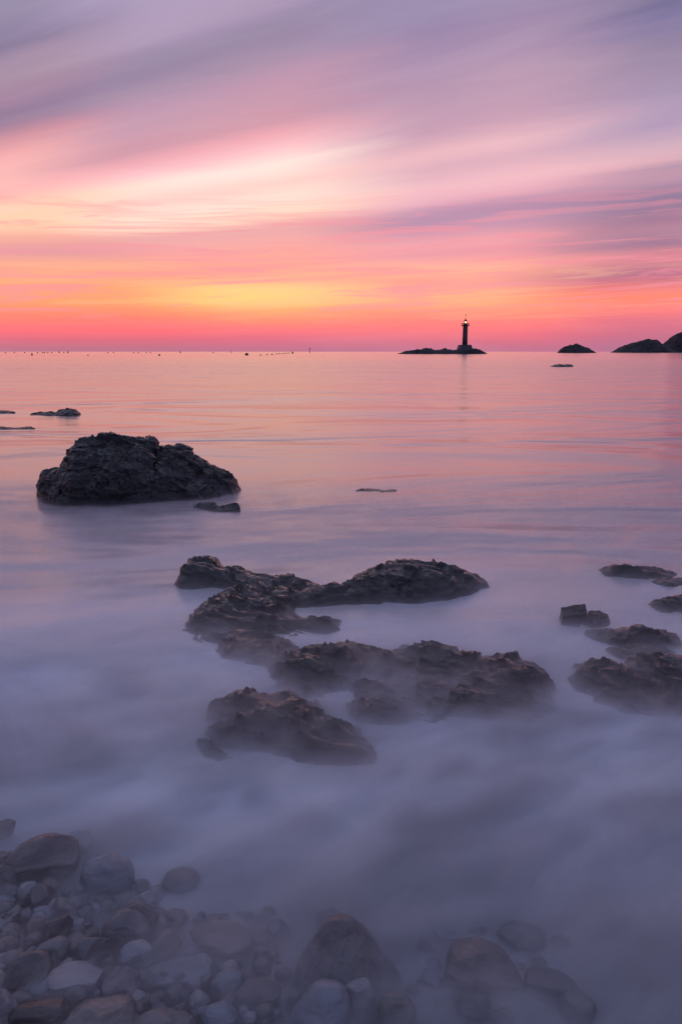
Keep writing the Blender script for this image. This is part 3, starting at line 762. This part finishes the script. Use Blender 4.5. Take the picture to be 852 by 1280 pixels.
for x, h, lb in ((74, 2.0, 'left one of two taller buoys close together on the left horizon'), (85, 2.2, 'right one of two taller buoys close together on the left horizon'), (225.5, 1.8, 'taller black buoy midway along the left horizon'), (289, 2.2, 'thin upright marker left of the big tilted buoy')):
    buoy(x, 441.2, 1.6 if x != 289 else 1.0, h, lb, 'taller buoys on the horizon', pole=1.0)
buoy(266.5, 441.4, 1.6, 1.3, 'small black buoy left of the thin upright marker', 'taller buoys on the horizon')
buoy(40, 444.0, 2.4, 2.0, 'nearer stubby buoy with a short pole at the far left', 'nearer buoys', pole=1.4)
buoy(110, 444.4, 2.0, 1.3, 'nearer low buoy under the two taller buoys', 'nearer buoys')
buoy(199, 444.4, 3.0, 1.9, 'nearer squat black buoy left of the horizon centre', 'nearer buoys')
buoy(308, 444.0, 4.6, 3.2, 'largest black buoy, tilted, at the start of the rising row', 'nearer buoys', lean=.35)
for k, (x, rb) in enumerate(((325.5, 444.2), (334, 443.8), (340, 443.3), (346, 442.8), (349.5, 442.6), (353.5, 442.3), (357, 442.1), (360.5, 441.9))):
    buoy(x, rb, 2.6 if k in (0, 2) else 2.0, 1.2, 'small black float in the slanting row right of the largest buoy', 'slanting row of floats')
buoy(365.5, 441.8, 2.4, 2.4, 'bigger float at the far end of the slanting row', 'slanting row of floats')
pb = bpy.data.objects.new('channel_marker', None); COL.objects.link(pb); pb.location = ((387 - 426) * .9 * CP, .9 * F, 0)
tag(pb, 'thin tall channel marker pole right of the slanting row of floats', 'marker')
lathe('pole', [(.35, -.5), (.22, 6.0 * .9)], M_BUOY, pb, 8)
lathe('topmark', [(.01, 4.6), (.6, 4.7), (.6, 5.6), (.01, 5.7)], M_BUOY, pb, 8)

# ------------------------------------------------------------------ sea mist: spray and swell averaged by the long exposure
m, t, out = new_mat('sea_mist')
pos = t.new('ShaderNodeNewGeometry').outputs['Position']
x_, y_, z_ = t.sep(pos)
wv = t.noise(t.comb(t.m('MULTIPLY', x_, .9), t.m('MULTIPLY', y_, 1.6), t.m('MULTIPLY', z_, 3.0)), 1.4, 3, .6, 1.5)
hs = t.ss(y_, 1.5, 5.0, .068, .035, 'LINEAR')
g = lambda v: (v / 10, v / 10, v / 10, 1)
d0 = t.m('MULTIPLY', 10.0, t.ramp(t.m('DIVIDE', y_, 10.0), [(0.0, g(6.0)), (.17, g(8.0)), (.26, g(6.5)), (.36, g(4.0)), (.44, g(.9)), (.65, g(.6)), (.85, g(.25)), (1.0, g(0))]))
den = t.m('MULTIPLY', d0, t.m('EXPONENT', t.m('DIVIDE', t.m('MAXIMUM', z_, 0.0), t.m('MULTIPLY', hs, -1.0))))
thin = t.m('MULTIPLY', t.ss(y_, 2.9, 4.6, 26.0, 2.0), t.m('EXPONENT', t.m('MULTIPLY', t.m('MAXIMUM', z_, 0.0), -40.0)))
den = t.m('ADD', den, t.m('MULTIPLY', thin, t.ss(y_, 6.5, 10.0, 1.0, 0.0)))
wr = t.noise(t.comb(t.m('ADD', t.m('MULTIPLY', x_, .9), t.m('MULTIPLY', y_, .5)), t.m('SUBTRACT', t.m('MULTIPLY', y_, 3.0), t.m('MULTIPLY', x_, 1.9)), z_), 2.0, 3, .6, 1.2)
den = t.m('MULTIPLY', den, t.ss(wv, .32, .68, .40, 1.60))
den = t.m('MULTIPLY', den, t.ss(wr, .34, .66, .35, 1.65))
den = t.m('MULTIPLY', den, t.ss(z_, .16, .245, 1.0, 0.0))
vol = t.new('ShaderNodeVolumePrincipled')
vol.inputs['Color'].default_value = (.89, .93, .985, 1); vol.inputs['Anisotropy'].default_value = .6
t.put(vol.inputs['Density'], den)
t.l.new(vol.outputs[0], out.inputs['Volume'])
m.cycles.volume_step_rate = .10
M_MIST = m
v = [(-4, .3, -.13), (4, .3, -.13), (6, 10.2, -.13), (-6, 10.2, -.13), (-4, .3, .25), (4, .3, .25), (6, 10.2, .25), (-6, 10.2, .25)]
mist = link('sea_mist', mesh('sea_mist', v, [(0, 3, 2, 1), (4, 5, 6, 7), (0, 1, 5, 4), (1, 2, 6, 5), (2, 3, 7, 6), (3, 0, 4, 7)], M_MIST, smooth=False))
tag(mist, kind='stuff')
